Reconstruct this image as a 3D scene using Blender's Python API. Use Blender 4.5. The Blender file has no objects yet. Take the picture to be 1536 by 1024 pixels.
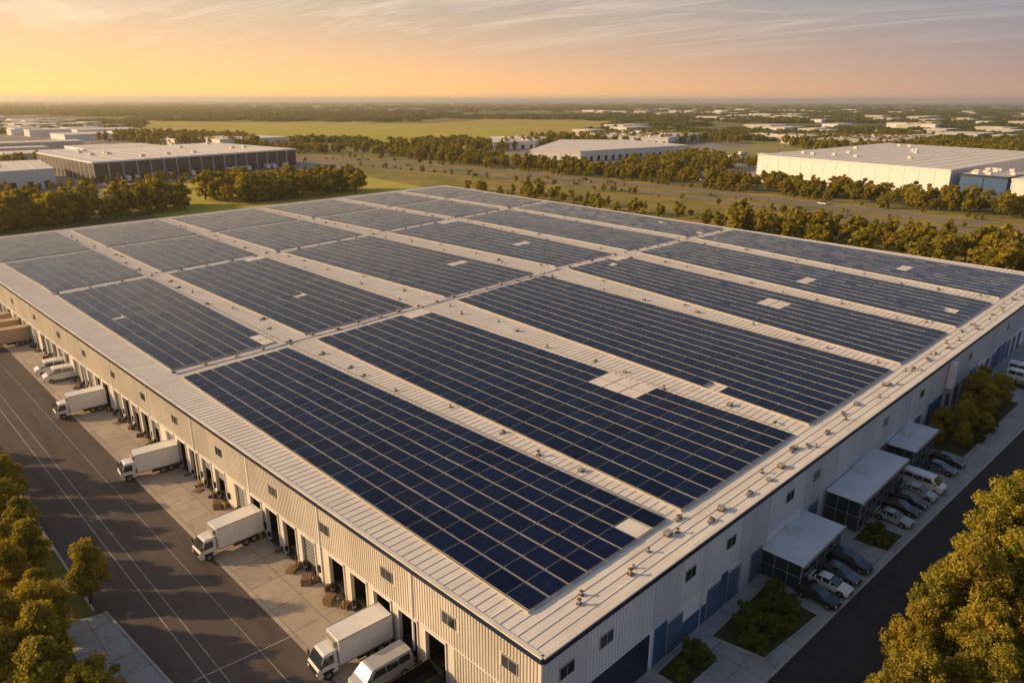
import bpy, math, random, numpy as np
from mathutils import Matrix, Vector
sc=bpy.context.scene
random.seed(5); rng=np.random.default_rng(7)
H=10.5
# ---------------------------------------------------------------- camera
th,p,r=math.radians(45.363),math.radians(18.548),math.radians(.135)
F=Vector((math.cos(th)*math.cos(p),math.sin(th)*math.cos(p),-math.sin(p)))
R=Vector((math.sin(th),-math.cos(th),0));U=R.cross(F)
R2=R*math.cos(r)+U*math.sin(r);U2=-R*math.sin(r)+U*math.cos(r)
cd=bpy.data.cameras.new('camera');cam=bpy.data.objects.new('camera',cd);sc.collection.objects.link(cam);sc.camera=cam
cam.matrix_world=Matrix(((R2.x,U2.x,-F.x,-32.64),(R2.y,U2.y,-F.y,-29.63),(R2.z,U2.z,-F.z,40+H),(0,0,0,1)))
cd.sensor_width=36;cd.lens=1077.8/1536*36;cd.clip_end=60000;cd.clip_start=.5
sc.view_settings.view_transform='Standard';sc.view_settings.look='None';sc.view_settings.exposure=0
# ---------------------------------------------------------------- node helpers
def newmat(name):
    m=bpy.data.materials.new(name);m.use_nodes=True;nt=m.node_tree
    return m,nt,nt.nodes['Principled BSDF']
def N(nt,t,**k):
    n=nt.nodes.new(t)
    for a,b in k.items(): setattr(n,a,b)
    return n
def mth(nt,op,a,b=None,c=None):
    n=nt.nodes.new('ShaderNodeMath');n.operation=op
    for i,x in enumerate((a,b,c)):
        if x is None: continue
        if isinstance(x,(int,float)): n.inputs[i].default_value=x
        else: nt.links.new(x,n.inputs[i])
    return n.outputs[0]
def mixc(nt,f,a,b,bt='MIX'):
    n=nt.nodes.new('ShaderNodeMix');n.data_type='RGBA';n.blend_type=bt
    for i,x in ((0,f),(6,a),(7,b)):
        if isinstance(x,(int,float)): n.inputs[i].default_value=x
        elif isinstance(x,tuple): n.inputs[i].default_value=(*x,1)
        else: nt.links.new(x,n.inputs[i])
    return n.outputs[2]
def noise(nt,vec,scale,detail=5,rough=.6,dist=0):
    n=N(nt,'ShaderNodeTexNoise');n.inputs['Scale'].default_value=scale;n.inputs['Detail'].default_value=detail
    n.inputs['Roughness'].default_value=rough;n.inputs['Distortion'].default_value=dist
    nt.links.new(vec,n.inputs['Vector']);return n.outputs['Fac']
def ramp(nt,x,lo,hi):
    n=N(nt,'ShaderNodeMapRange');n.inputs[1].default_value=lo;n.inputs[2].default_value=hi;nt.links.new(x,n.inputs[0]);return n.outputs[0]
def pos(nt,sc_=None):
    g=nt.nodes.new('ShaderNodeNewGeometry').outputs['Position']
    if sc_:
        v=N(nt,'ShaderNodeVectorMath',operation='MULTIPLY');v.inputs[1].default_value=sc_;nt.links.new(g,v.inputs[0]);return v.outputs[0]
    return g
def bumpn(nt,b,h,s=.3,d=.05):
    n=N(nt,'ShaderNodeBump');n.inputs['Strength'].default_value=s;n.inputs['Distance'].default_value=d
    nt.links.new(h,n.inputs['Height']);nt.links.new(n.outputs[0],b.inputs['Normal'])
def mk(name,c1,c2=None,scale=.6,rough=.75,metal=0,bump=0,stretch=None,spec=.3):
    m,nt,b=newmat(name);b.inputs['Roughness'].default_value=rough;b.inputs['Metallic'].default_value=metal
    b.inputs['Specular IOR Level'].default_value=spec
    if c2 is None: c2=tuple(x*.8 for x in c1)
    P=pos(nt,stretch)
    n1=noise(nt,P,scale,6,.65)
    c=mixc(nt,ramp(nt,n1,.35,.65),c1,c2)
    nt.links.new(c,b.inputs['Base Color'])
    if bump: bumpn(nt,b,noise(nt,P,scale*12,3),bump)
    return m
# ---------------------------------------------------------------- mesh builder
class MB:
    def __init__(s): s.v=[];s.f=[];s.m=[];s.xf=None
    def add(s,vs,fs,m):
        o=len(s.v)
        if s.xf: vs=[s.xf(*q) for q in vs]
        s.v+= [tuple(q) for q in vs]
        s.f+=[tuple(i+o for i in f) for f in fs];s.m+=[m]*len(fs) if isinstance(m,int) else m
    def box(s,x0,x1,y0,y1,z0,z1,m=0):
        s.add([(x0,y0,z0),(x1,y0,z0),(x1,y1,z0),(x0,y1,z0),(x0,y0,z1),(x1,y0,z1),(x1,y1,z1),(x0,y1,z1)],
              [(3,2,1,0),(4,5,6,7),(0,1,5,4),(1,2,6,5),(2,3,7,6),(3,0,4,7)],m)
    def quad(s,a,b,c,d,m=0): s.add([a,b,c,d],[(0,1,2,3)],m)
    def poly(s,pts,z,m=0): s.add([(x,y,z) for x,y in pts],[tuple(range(len(pts)))],m)
    def beam(s,p0,p1,w,h,m=0):
        p0=Vector(p0);p1=Vector(p1);d=(p1-p0);n=Vector((-d.y,d.x,0)).normalized()*w/2
        up=Vector((0,0,h))
        s.add([p0-n,p1-n,p1+n,p0+n,p0-n+up,p1-n+up,p1+n+up,p0+n+up],
              [(3,2,1,0),(4,5,6,7),(0,1,5,4),(1,2,6,5),(2,3,7,6),(3,0,4,7)],m)
    def cyl(s,c,ax,r,l,n=14,m=0,r2=None):
        c=Vector(c);ax=Vector(ax).normalized();a=ax.orthogonal().normalized();b=ax.cross(a);r2=r if r2 is None else r2
        vs=[];
        for k,(o,rr) in enumerate(((-l/2,r),(l/2,r2))):
            for i in range(n):
                t=2*math.pi*i/n;vs.append(c+ax*o+(a*math.cos(t)+b*math.sin(t))*rr)
        fs=[(i,(i+1)%n,n+(i+1)%n,n+i) for i in range(n)]+[tuple(range(n-1,-1,-1)),tuple(range(n,2*n))]
        s.add(vs,fs,m)
    def prism(s,prof,mats,side):
        n=len(prof)
        vs=[(x,-w,z) for x,z,w in prof]+[(x,w,z) for x,z,w in prof]
        fs=[(i,(i+1)%n,n+(i+1)%n,n+i) for i in range(n)]+[tuple(range(n-1,-1,-1)),tuple(range(n,2*n))]
        s.add(vs,fs,list(mats)+[side,side])
    def obj(s,name,mats,parent=None,bevel=0,link=True):
        me=bpy.data.meshes.new(name);me.from_pydata(s.v,[],s.f)
        for m in mats: me.materials.append(m)
        me.polygons.foreach_set('material_index',s.m);me.update()
        o=bpy.data.objects.new(name,me)
        if link: sc.collection.objects.link(o)
        if parent: o.parent=parent
        if bevel:
            b=o.modifiers.new('bevel','BEVEL');b.width=bevel;b.segments=2;b.limit_method='ANGLE'
        return o
def empty(name,loc=(0,0,0)):
    e=bpy.data.objects.new(name,None);e.location=loc;sc.collection.objects.link(e);return e
def lerp(a,b,t): return tuple(x+(y-x)*t for x,y in zip(a,b))
# ---------------------------------------------------------------- world / light
SUN_AZ=133;SUN_EL=19
w=bpy.data.worlds.new('World');sc.world=w;w.use_nodes=True;nt=w.node_tree;bg=nt.nodes['Background']
sky=nt.nodes.new('ShaderNodeTexSky');sky.sky_type='NISHITA';sky.sun_disc=False
sky.sun_elevation=math.radians(SUN_EL);sky.sun_rotation=math.radians(90-SUN_AZ);sky.altitude=50
sky.air_density=1.0;sky.dust_density=2.0;sky.ozone_density=1.3
ST=.11
tc=nt.nodes.new('ShaderNodeTexCoord');sx=nt.nodes.new('ShaderNodeSeparateXYZ');nt.links.new(tc.outputs['Generated'],sx.inputs[0])
z0=mth(nt,'MAXIMUM',sx.outputs[2],0)
zz=mth(nt,'ADD',z0,.07)
saz=math.radians(SUN_AZ-12)
dt=mth(nt,'ADD',mth(nt,'MULTIPLY',sx.outputs[0],math.cos(saz)),mth(nt,'MULTIPLY',sx.outputs[1],math.sin(saz)))
azf=ramp(nt,dt,-.35,.85)
warm=mixc(nt,azf,tuple(q/ST for q in (.66,.37,.24)),tuple(q/ST for q in (2.1,.98,.22)))
midc=mixc(nt,azf,tuple(q/ST for q in (.14,.24,.37)),tuple(q/ST for q in (.62,.60,.48)))
g1=mth(nt,'POWER',2.718,mth(nt,'MULTIPLY',z0,-14.))
g2=mth(nt,'POWER',2.718,mth(nt,'MULTIPLY',z0,-4.))
base=mixc(nt,g2,sky.outputs[0],midc)
base=mixc(nt,g1,base,warm)
cx=nt.nodes.new('ShaderNodeCombineXYZ');nt.links.new(mth(nt,'DIVIDE',sx.outputs[0],zz),cx.inputs[0]);nt.links.new(mth(nt,'DIVIDE',sx.outputs[1],zz),cx.inputs[1])
def clouds(rot,scx,scy,s,lo,hi,amt):
    mp=nt.nodes.new('ShaderNodeMapping');mp.inputs['Rotation'].default_value=(0,0,math.radians(rot));mp.inputs['Scale'].default_value=(scx,scy,1);nt.links.new(cx.outputs[0],mp.inputs[0])
    n1=noise(nt,mp.outputs[0],s,10,.62,1.1)
    return mth(nt,'MULTIPLY',mth(nt,'MULTIPLY',ramp(nt,n1,lo,hi),ramp(nt,sx.outputs[2],.03,.10)),amt)
cl=mth(nt,'MAXIMUM',clouds(58,1.2,.30,.8,.50,.68,.8),clouds(35,1.0,.25,1.7,.53,.70,.65))
ccol=mixc(nt,azf,tuple(q/ST for q in (.56,.46,.44)),tuple(q/ST for q in (1.3,1.0,.64)))
nt.links.new(mixc(nt,cl,base,ccol),bg.inputs[0]);bg.inputs[1].default_value=ST
sd=bpy.data.lights.new('sun','SUN');sd.energy=5.0;sd.angle=math.radians(.6);sd.color=(1,.65,.31)
so=bpy.data.objects.new('sun',sd);sc.collection.objects.link(so)
dv=Vector((math.cos(math.radians(SUN_AZ))*math.cos(math.radians(SUN_EL)),math.sin(math.radians(SUN_AZ))*math.cos(math.radians(SUN_EL)),math.sin(math.radians(SUN_EL))))
so.rotation_euler=dv.to_track_quat('Z','Y').to_euler()
# haze : real air volume
b=MB();b.box(-12000,18000,-12000,18000,-6,85)
hm=bpy.data.materials.new('haze_air');hm.use_nodes=True;hn=hm.node_tree;hn.nodes.clear()
vs_=hn.nodes.new('ShaderNodeVolumeScatter');vs_.inputs['Color'].default_value=(1,.86,.62,1);vs_.inputs['Density'].default_value=.00013;vs_.inputs['Anisotropy'].default_value=.45
ho=hn.nodes.new('ShaderNodeOutputMaterial');hn.links.new(vs_.outputs[0],ho.inputs['Volume'])
b.obj('haze_air',[hm])
# ---------------------------------------------------------------- materials
M={}
def roofmat():
    m,nt,b=newmat('roof_metal');P=pos(nt);b.inputs['Roughness'].default_value=.65;b.inputs['Specular IOR Level'].default_value=.12
    a=noise(nt,P,.12,6,.7);c=noise(nt,pos(nt,(.15,1,1)),1.2,4,.6)
    col=mixc(nt,ramp(nt,a,.35,.7),(.88,.81,.72),(.74,.67,.58))
    col=mixc(nt,mth(nt,'MULTIPLY',ramp(nt,c,.5,.75),.45),col,(.53,.44,.35))
    nt.links.new(col,b.inputs['Base Color'])
    sy=N(nt,'ShaderNodeSeparateXYZ');nt.links.new(P,sy.inputs[0])
    wv=mth(nt,'SINE',mth(nt,'MULTIPLY',sy.outputs[1],21));bumpn(nt,b,wv,.12,.02);return m
M['roof']=roofmat()
M['seam']=mk('roof_seam',(.84,.78,.70),(.70,.63,.55),.4,.55,spec=.15)
M['wall']=mk('wall_beige_metal',(.80,.74,.64),(.66,.60,.51),.25,.5,stretch=(1,1,.25))
M['wall2']=mk('wall_tan_metal',(.60,.55,.47),(.50,.45,.38),.3,.5,stretch=(1,1,.25))
M['wallg']=mk('wall_grey_metal',(.60,.64,.69),(.52,.55,.6),.25,.45,stretch=(1,1,.25))
M['wallg2']=mk('wall_light_grey',(.82,.85,.89),(.72,.75,.80),.25,.45,stretch=(1,1,.25))
M['navy']=mk('navy_trim',(.012,.022,.06),(.02,.03,.07),1,.4)
M['blue']=mk('blue_door',(.05,.12,.25),(.035,.09,.2),1,.45)
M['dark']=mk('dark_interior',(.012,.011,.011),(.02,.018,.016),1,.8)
M['glass']=mk('window_glass',(.02,.03,.04),(.03,.04,.05),1,.08,spec=.9)
M['teal']=mk('teal_glass',(.012,.03,.04),(.02,.045,.055),.6,.12,spec=.8)
M['frame']=mk('window_frame',(.35,.34,.32),None,1,.5)
M['door']=mk('roller_door',(.3,.31,.33),(.22,.23,.25),2,.5)
M['rubber']=mk('black_rubber',(.02,.019,.018),None,2,.8)
M['brown']=mk('rusty_steel',(.2,.13,.08),(.1,.065,.045),3,.7)
M['clad']=mk('dark_cladding',(.13,.10,.10),(.09,.07,.07),.2,.7)
M['galv']=mk('galvanised_steel',(.5,.48,.45),(.36,.33,.3),2,.45,.3)
M['dull']=mk('weathered_steel',(.2,.17,.13),(.14,.12,.1),2,.7)
M['wood']=mk('pallet_wood',(.35,.24,.13),(.24,.16,.09),4,.85)
M['yellow']=mk('bollard_yellow',(.55,.36,.03),(.4,.26,.03),3,.6)
M['white']=mk('white_paint',(.82,.80,.77),(.72,.70,.66),.8,.4)
M['line']=mk('road_paint',(.55,.52,.48),(.25,.23,.22),2.5,.7)
def asph(name,c1,c2,sc_=.25):
    m,nt,b=newmat(name);P=pos(nt);b.inputs['Roughness'].default_value=.85;b.inputs['Specular IOR Level'].default_value=.25
    a=noise(nt,P,sc_,8,.7,.5);f=noise(nt,P,5,4,.7);st=noise(nt,pos(nt,(1,.15,1)),.5,5,.6)
    col=mixc(nt,ramp(nt,a,.3,.7),c1,c2);col=mixc(nt,mth(nt,'MULTIPLY',ramp(nt,f,.4,.8),.45),col,tuple(x*1.5 for x in c2))
    col=mixc(nt,mth(nt,'MULTIPLY',ramp(nt,st,.5,.68),.6),col,tuple(x*.5 for x in c1))
    vo=N(nt,'ShaderNodeTexVoronoi',feature='DISTANCE_TO_EDGE');vo.inputs['Scale'].default_value=.13
    wp=N(nt,'ShaderNodeVectorMath',operation='ADD');nz=N(nt,'ShaderNodeTexNoise');nz.inputs['Scale'].default_value=.6;nt.links.new(P,nz.inputs['Vector'])
    nt.links.new(P,wp.inputs[0]);nt.links.new(nz.outputs['Color'],wp.inputs[1]);nt.links.new(wp.outputs[0],vo.inputs['Vector'])
    col=mixc(nt,mth(nt,'MULTIPLY',ramp(nt,vo.outputs['Distance'],.009,.002),.5),col,tuple(x*.4 for x in c1))
    nt.links.new(col,b.inputs['Base Color']);bumpn(nt,b,f,.3,.02);return m
M['asph']=asph('yard_asphalt',(.125,.102,.09),(.09,.076,.07))
M['road']=asph('road_asphalt',(.045,.046,.052),(.034,.034,.038))
M['hwy']=asph('highway_surface',(.30,.245,.20),(.22,.18,.15),.05)
def conc(name,c1,c2,gx,gy):
    m,nt,b=newmat(name);P=pos(nt);b.inputs['Roughness'].default_value=.8;b.inputs['Specular IOR Level'].default_value=.25
    a=noise(nt,P,.3,8,.7,.4);f=noise(nt,P,4,4,.7);s=N(nt,'ShaderNodeSeparateXYZ');nt.links.new(P,s.inputs[0])
    col=mixc(nt,ramp(nt,a,.3,.7),c1,c2)
    def ln(v,g):
        q=mth(nt,'FRACT',mth(nt,'DIVIDE',v,g));q=mth(nt,'ABSOLUTE',mth(nt,'SUBTRACT',q,.5));return mth(nt,'GREATER_THAN',q,.5-.04/g)
    g=mth(nt,'MAXIMUM',ln(s.outputs[0],gx),ln(s.outputs[1],gy))
    cb=N(nt,'ShaderNodeCombineXYZ');nt.links.new(mth(nt,'FLOOR',mth(nt,'DIVIDE',s.outputs[0],gx)),cb.inputs[0]);nt.links.new(mth(nt,'FLOOR',mth(nt,'DIVIDE',s.outputs[1],gy)),cb.inputs[1])
    wn=N(nt,'ShaderNodeTexWhiteNoise');nt.links.new(cb.outputs[0],wn.inputs['Vector'])
    col=mixc(nt,mth(nt,'MULTIPLY',wn.outputs[0],.45),col,tuple(x*.72 for x in c2))
    col=mixc(nt,mth(nt,'MULTIPLY',ramp(nt,f,.5,.8),.35),col,tuple(x*.5 for x in c2))
    big=noise(nt,P,.5,7,.75,1.5);col=mixc(nt,mth(nt,'MULTIPLY',ramp(nt,big,.52,.68),.55),col,tuple(x*.4 for x in c2))
    col=mixc(nt,mth(nt,'MULTIPLY',g,.7),col,tuple(x*.3 for x in c2))
    nt.links.new(col,b.inputs['Base Color']);return m
M['conc']=conc('apron_concrete',(.54,.465,.38),(.42,.355,.29),3.4,4.6)
M['pave']=conc('pavement_concrete',(.44,.44,.44),(.35,.35,.355),3,3)
M['kerb']=mk('kerb_concrete',(.45,.43,.4),(.35,.34,.32),2,.8)
M['dirt']=mk('dirt_path',(.22,.14,.08),(.16,.1,.055),1,.95)
M['soil']=mk('bed_soil',(.045,.05,.02),(.07,.075,.03),1.5,.95,bump=.5)
M['grass']=mk('grass',(.09,.12,.022),(.2,.17,.035),.35,.95,bump=.6)
M['dry']=mk('dry_grass',(.42,.28,.06),(.16,.17,.035),.035,.95)
M['field']=mk('green_field',(.38,.38,.045),(.56,.42,.06),.008,.95)
M['field2']=mk('yellow_field',(.55,.4,.07),(.36,.32,.055),.01,.95)
M['lot']=mk('paved_lot',(.38,.33,.28),(.22,.19,.16),.03,.85)
def groundm():
    m,nt,b=newmat('ground_land');P=pos(nt);b.inputs['Roughness'].default_value=1
    a=noise(nt,P,.02,8,.65);big=noise(nt,pos(nt,(1,1,1)),.0016,6,.6);
    col=mixc(nt,ramp(nt,a,.35,.65),(.12,.15,.03),(.30,.22,.055))
    vo=N(nt,'ShaderNodeTexVoronoi');vo.inputs['Scale'].default_value=.0022;nt.links.new(P,vo.inputs['Vector'])
    sp=N(nt,'ShaderNodeSeparateColor');nt.links.new(vo.outputs['Color'],sp.inputs[0])
    fc=mixc(nt,sp.outputs[0],(.10,.13,.03),(.36,.29,.09));fc=mixc(nt,ramp(nt,sp.outputs[1],.5,.65),fc,(.045,.06,.022))
    col=mixc(nt,ramp(nt,big,.42,.55),col,fc);nt.links.new(col,b.inputs['Base Color']);return m
M['ground']=groundm()
def panelm():
    m,nt,b=newmat('solar_glass');uv=N(nt,'ShaderNodeUVMap').outputs[0]
    s=N(nt,'ShaderNodeSeparateXYZ');nt.links.new(uv,s.inputs[0]);u,v=s.outputs[0],s.outputs[1]
    fl=N(nt,'ShaderNodeVectorMath',operation='FLOOR');nt.links.new(uv,fl.inputs[0])
    wn=N(nt,'ShaderNodeTexWhiteNoise',noise_dimensions='2D');nt.links.new(fl.outputs[0],wn.inputs['Vector'])
    def ln(x,k,t):
        q=mth(nt,'FRACT',mth(nt,'MULTIPLY',x,k));q=mth(nt,'ABSOLUTE',mth(nt,'SUBTRACT',q,.5));return mth(nt,'GREATER_THAN',q,.5-t)
    fr=mth(nt,'MAXIMUM',ln(u,2,.010),ln(v,2,.010))
    cell=mth(nt,'MAXIMUM',ln(u,12,.05),ln(v,20,.05))
    col=mixc(nt,wn.outputs[0],(.0015,.0048,.024),(.0035,.0105,.046))
    col=mixc(nt,mth(nt,'MULTIPLY',cell,.12),col,(.03,.06,.15))
    col=mixc(nt,mth(nt,'MULTIPLY',fr,.5),col,(.06,.085,.14))
    nt.links.new(col,b.inputs['Base Color']);b.inputs['Specular IOR Level'].default_value=.16
    nt.links.new(mth(nt,'ADD',mth(nt,'MULTIPLY',wn.outputs[0],.10),.12),b.inputs['Roughness']);return m
M['pv']=panelm()
M['alu']=mk('panel_frame',(.6,.57,.53),None,1,.4,.1)
def leafm(name,c1,c2,c3):
    m,nt,b=newmat(name);at=N(nt,'ShaderNodeAttribute',attribute_name='tone')
    oi=N(nt,'ShaderNodeObjectInfo')
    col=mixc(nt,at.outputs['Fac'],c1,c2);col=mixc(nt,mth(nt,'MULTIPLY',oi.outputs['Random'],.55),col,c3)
    nt.links.new(col,b.inputs['Base Color']);b.inputs['Roughness'].default_value=.65;b.inputs['Specular IOR Level'].default_value=.2
    tr=N(nt,'ShaderNodeBsdfTranslucent');tc_=mixc(nt,1.0,col,(1.6,1.5,.45),'MULTIPLY');nt.links.new(tc_,tr.inputs[0])
    mx=N(nt,'ShaderNodeMixShader');mx.inputs[0].default_value=.4;nt.links.new(b.outputs[0],mx.inputs[1]);nt.links.new(tr.outputs[0],mx.inputs[2])
    nt.links.new(mx.outputs[0],nt.nodes['Material Output'].inputs[0]);return m
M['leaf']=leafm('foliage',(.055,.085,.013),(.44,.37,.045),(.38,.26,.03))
M['leafd']=leafm('foliage_dark',(.04,.07,.016),(.18,.19,.033),(.16,.145,.028))
M['bark']=mk('bark',(.09,.065,.045),(.05,.038,.028),3,.9)
# ---------------------------------------------------------------- ground sheets
b=MB();b.poly([(-16000,-16000),(22000,-16000),(22000,22000),(-16000,22000)],0);b.obj('ground',[M['ground']])
def sheet(name,pts,z,mat):
    b=MB();b.poly(pts,z);return b.obj(name,[mat])
sheet('yard_asphalt_pavement',[(-20,-60),(.5,-60),(.5,262),(-20,262)],.02,M['asph'])
sheet('loading_apron',[(-7,-60),(.6,-60),(-4,240),(-8,240)],.03,M['conc'])
sheet('sidewalk',[(-23.5,20),(-17.6,20),(-17.9,29),(-19.3,44),(-23.2,45)],.035,M['pave'])
sheet('dirt_path',[(-27,120),(-23,70),(-21.6,46),(-22.9,45),(-24.4,69),(-29,120)],.03,M['dirt'])
sheet('lawn',[(-80,-60),(-20,-60),(-20,262),(-80,262)],.01,M['grass'])
b=MB();b.beam((-20,45,0),(-20,262,0),.25,.14);b.beam((-19.2,44,0),(-17.6,24,0),.2,.14);b.obj('yard_kerb',[M['kerb']])
b=MB()
for x0,x1,wd in((-14.1,-14.3,.08),(-15.4,-15.9,.1),(-10.2,-10.9,.06)):
    b.beam((x0,-20,.024),(x1,240,.024),wd,.004)
b.beam((-16.5,28.2,.0285),(-6.8,27.2,.0285),.12,.004)
for y in range(40,240,9): b.beam((-7.1,y,.034),(-3.2,y-.3,.034),.1,.004)
b.obj('yard_marking',[M['line']])
def re_(x): return -8.3-(x-15)*.0475
sheet('pavement',[(-40,.5),(-40,re_(-40)),(260,re_(260)),(260,.5)],.02,M['pave'])
sheet('access_road',[(-60,re_(-60)),(-60,re_(-60)-6.6),(300,re_(300)-6.6),(300,re_(300))],.012,M['road'])
sheet('verge_lawn',[(-60,re_(-60)-6.6),(-60,-80),(300,-80),(300,re_(300)-6.6)],.008,M['grass'])
b=MB();b.beam((-60,re_(-60),0),(300,re_(300),0),.28,.14);b.beam((-60,re_(-60)-6.6,0),(300,re_(300)-6.6,0),.25,.13);b.obj('road_kerb',[M['kerb']])
b=MB()
for x in [34.2+2.9*i for i in range(6)]+[56+2.9*i for i in range(9)]+[116+3*i for i in range(9)]:
    b.beam((x,-5.6,.024),(x+.25,-9.2 if x<60 else -9.8,.024),.1,.004)
b.obj('parking_marking',[M['line']])
beds=[[(22.5,-2),(33.5,-2),(33.2,-8.2),(23.5,-7.2)],[(14.5,-1),(20,-1),(20,-4.2),(14.8,-4)],[(49.5,-5.2),(54.6,-5.2),(54.9,-9.4),(50,-9.2)],[(82.5,-1.5),(113,-1.5),(113,-9.5),(83,-8.6)],[(6,-4),(13,-4),(13,-7),(6,-6.6)]]
for q in beds:
    b=MB();b.poly(q,.06);n=len(q)
    for i in range(n): b.beam((*q[i],0),(*q[(i+1)%n],0),.16,.15,1)
    b.obj('planting_bed',[M['soil'],M['kerb']])
# highway
def offs(poly,o):
    out=[]
    for i,q in enumerate(poly):
        a=Vector(poly[max(i-1,0)]);c=Vector(poly[min(i+1,len(poly)-1)]);d=(c-a).normalized();out.append((q[0]+d.y*o,q[1]-d.x*o))
    return out
hp=[(150,-700),(232,-350),(288,-120),(314,30),(330,150),(334,260),(330,380),(306,600),(262,850),(190,1150),(100,1450)]
def cat(poly,n=8):
    out=[]
    for i in range(len(poly)-1):
        p0=poly[max(i-1,0)];p1=poly[i];p2=poly[i+1];p3=poly[min(i+2,len(poly)-1)]
        for k in range(n):
            t=k/n;out.append(tuple(.5*((2*p1[j])+(-p0[j]+p2[j])*t+(2*p0[j]-5*p1[j]+4*p2[j]-p3[j])*t*t+(-p0[j]+3*p1[j]-3*p2[j]+p3[j])*t**3) for j in (0,1)))
    out.append(poly[-1]);return out
hp=cat(hp)
def strip(name,o0,o1,z,mat):
    A=offs(hp,o0);B=offs(hp,o1);b=MB()
    for i in range(len(A)-1): b.quad((*A[i],z),(*B[i],z),(*B[i+1],z),(*A[i+1],z))
    return b.obj(name,[mat])
strip('highway_verge',-34,34,.05,M['dry'])
strip('highway',-18,-8,.12,M['hwy']);strip('highway',8,18,.12,M['hwy'])
b=MB()
for o in(-17.3,-8.6,8.6,17.3):
    P_=offs(hp,o)
    for i in range(len(P_)-1): b.beam((*P_[i],.14),(*P_[i+1],.14),.16,.01)
b.obj('highway_marking',[M['line']])
b=MB()
for o in(-19,19,0):
    P_=offs(hp,o)
    for i in range(len(P_)-1): b.beam((*P_[i],.55),(*P_[i+1],.55),.1,.3)
b.obj('guard_rail',[M['dull']])
sheet('dry_grass_field',[(200,-300),(255,-300),(300,120),(300,300),(262,560),(150,420),(205,262)],.03,M['dry'])
sheet('green_field',[(408,916),(520,700),(700,740),(1060,1020),(1010,1300),(704,1700)],.25,M['field'])
sheet('yellow_field',[(1060,1020),(700,740),(860,700),(1500,1150),(1400,1500),(1010,1300)],.2,M['field2'])
sheet('green_field',[(80,300),(240,300),(262,480),(100,470)],.06,M['field'])
sheet('yellow_field',[(330,1150),(408,916),(704,1700),(620,1900)],.22,M['field2'])
sheet('paved_lot',[(-120,440),(290,470),(300,640),(260,900),(420,1250),(-100,1300)],.1,M['lot'])
sheet('paved_lot',[(395,40),(640,20),(900,200),(780,330),(440,260)],.1,M['lot'])
sheet('paved_lot',[(420,370),(470,330),(800,400),(820,560),(560,640)],.1,M['lot'])
# ---------------------------------------------------------------- main warehouse
cN,cL,cB,cR=(0,0),(-4.5,234.9),(197.2,251.7),(179.2,-2.0)
wh=empty('solar_warehouse')
b=MB();b.add([(*cN,H-.02),(*cR,H-.02),(*cB,H-.02),(*cL,H-.02)],[(0,1,2,3)],0)
nS=236
for i in range(1,nS):
    t=i/nS;a=lerp(cN,cL,t);c=lerp(cR,cB,t)
    b.beam((*a,H-.02),(*c,H-.02),.06,.05,1)
b.obj('roof',[M['roof'],M['seam']],wh)
b=MB()
for a,c in((cN,cL),(cL,cB),(cB,cR),(cR,cN)):
    b.beam((*a,H-.1),(*c,H-.1),.42,.15,0)
b.obj('roof_edge_cap',[M['seam']],wh)
def frame(a,c,out):
    a=Vector(a);c=Vector(c);d=(c-a).normalized();n=Vector((d.y,-d.x))
    if n.dot(Vector(out))<0:n=-n
    return (lambda s,o,z:(a.x+d.x*s+n.x*o,a.y+d.y*s+n.y*o,z)),(c-a).length
fl,Ll=frame(cN,cL,(-1,0));fr_,Lr=frame(cN,cR,(0,-1));fb,Lb=frame(cR,cB,(1,0));ft,Lt=frame(cL,cB,(0,1))
b=MB();b.xf=fl
b.box(0,Ll,-.3,0,5.0,H-.12,0)
ops=[];s=11.5;k=0
while s<Ll-8:
    ops.append((s,s+2.75));s+=4.05;k+=1
    if k%5==0:s+=1.6
prev=0
for (a,c) in ops:
    b.box(prev,a,-.3,0,0,5.0,0);prev=c
b.box(prev,Ll,-.3,0,0,5.0,0)
for i,(a,c) in enumerate(ops):
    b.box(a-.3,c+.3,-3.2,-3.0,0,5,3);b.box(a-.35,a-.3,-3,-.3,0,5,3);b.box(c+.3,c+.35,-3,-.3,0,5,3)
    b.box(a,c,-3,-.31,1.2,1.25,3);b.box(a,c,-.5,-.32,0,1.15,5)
    b.box(a-.12,a,-.02,.12,0,4.75,2);b.box(c,c+.12,-.02,.12,0,4.75,2);b.box(a-.12,c+.12,-.02,.14,4.65,4.9,2)
    q=random.random()
    if q<.28: 
        b.box(a,c,-.28,-.2,1.2,4.65,4)
        for j in range(7): b.box(a,c,-.2,-.17,1.3+j*.48,1.34+j*.48,5)
    elif q<.5: b.box(a,c,-.28,-.2,3.2,4.65,4)
    b.box(a+.1,a+.45,.0,.28,.7,1.2,5);b.box(c-.45,c-.1,.0,.28,.7,1.2,5)
    b.box(a-.5,a-.25,0,.9+.3*random.random(),0,.35+.3*random.random(),6)
    if random.random()<.6:b.box(c+.2,c+.6,.1,.7,0,.8,6)
    if random.random()<.5:b.box(a-.9,a-.5,.03,.2,1.4,2.2,3)
b.obj('dock_wall',[M['wall'],M['wall2'],M['white'],M['dark'],M['door'],M['rubber'],M['brown']],wh)
b=MB();b.xf=fl;s=.2
wins=[3.6,11,20,31,42,56,70,82,95,110,125,142,160,180,200,220]
while s<Ll:
    tone=1 if s<10.6 else 0
    z0_=5.05 if s>10.6 else .05
    if not any(x-1.2<s<x+1.0 for x in wins): b.box(s,s+.13,0.002,.06,z0_,H-.7,tone)
    else: b.box(s,s+.13,0.002,.06,z0_,6.9,tone);b.box(s,s+.13,0.002,.06,8.35,H-.7,tone)
    s+=.36
for x in range(0,235,16): b.box(x+.02,x+.2,.0,.16,0,H-.12,2)
b.box(0,Ll,.0,.09,4.96,5.04,2)
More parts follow.
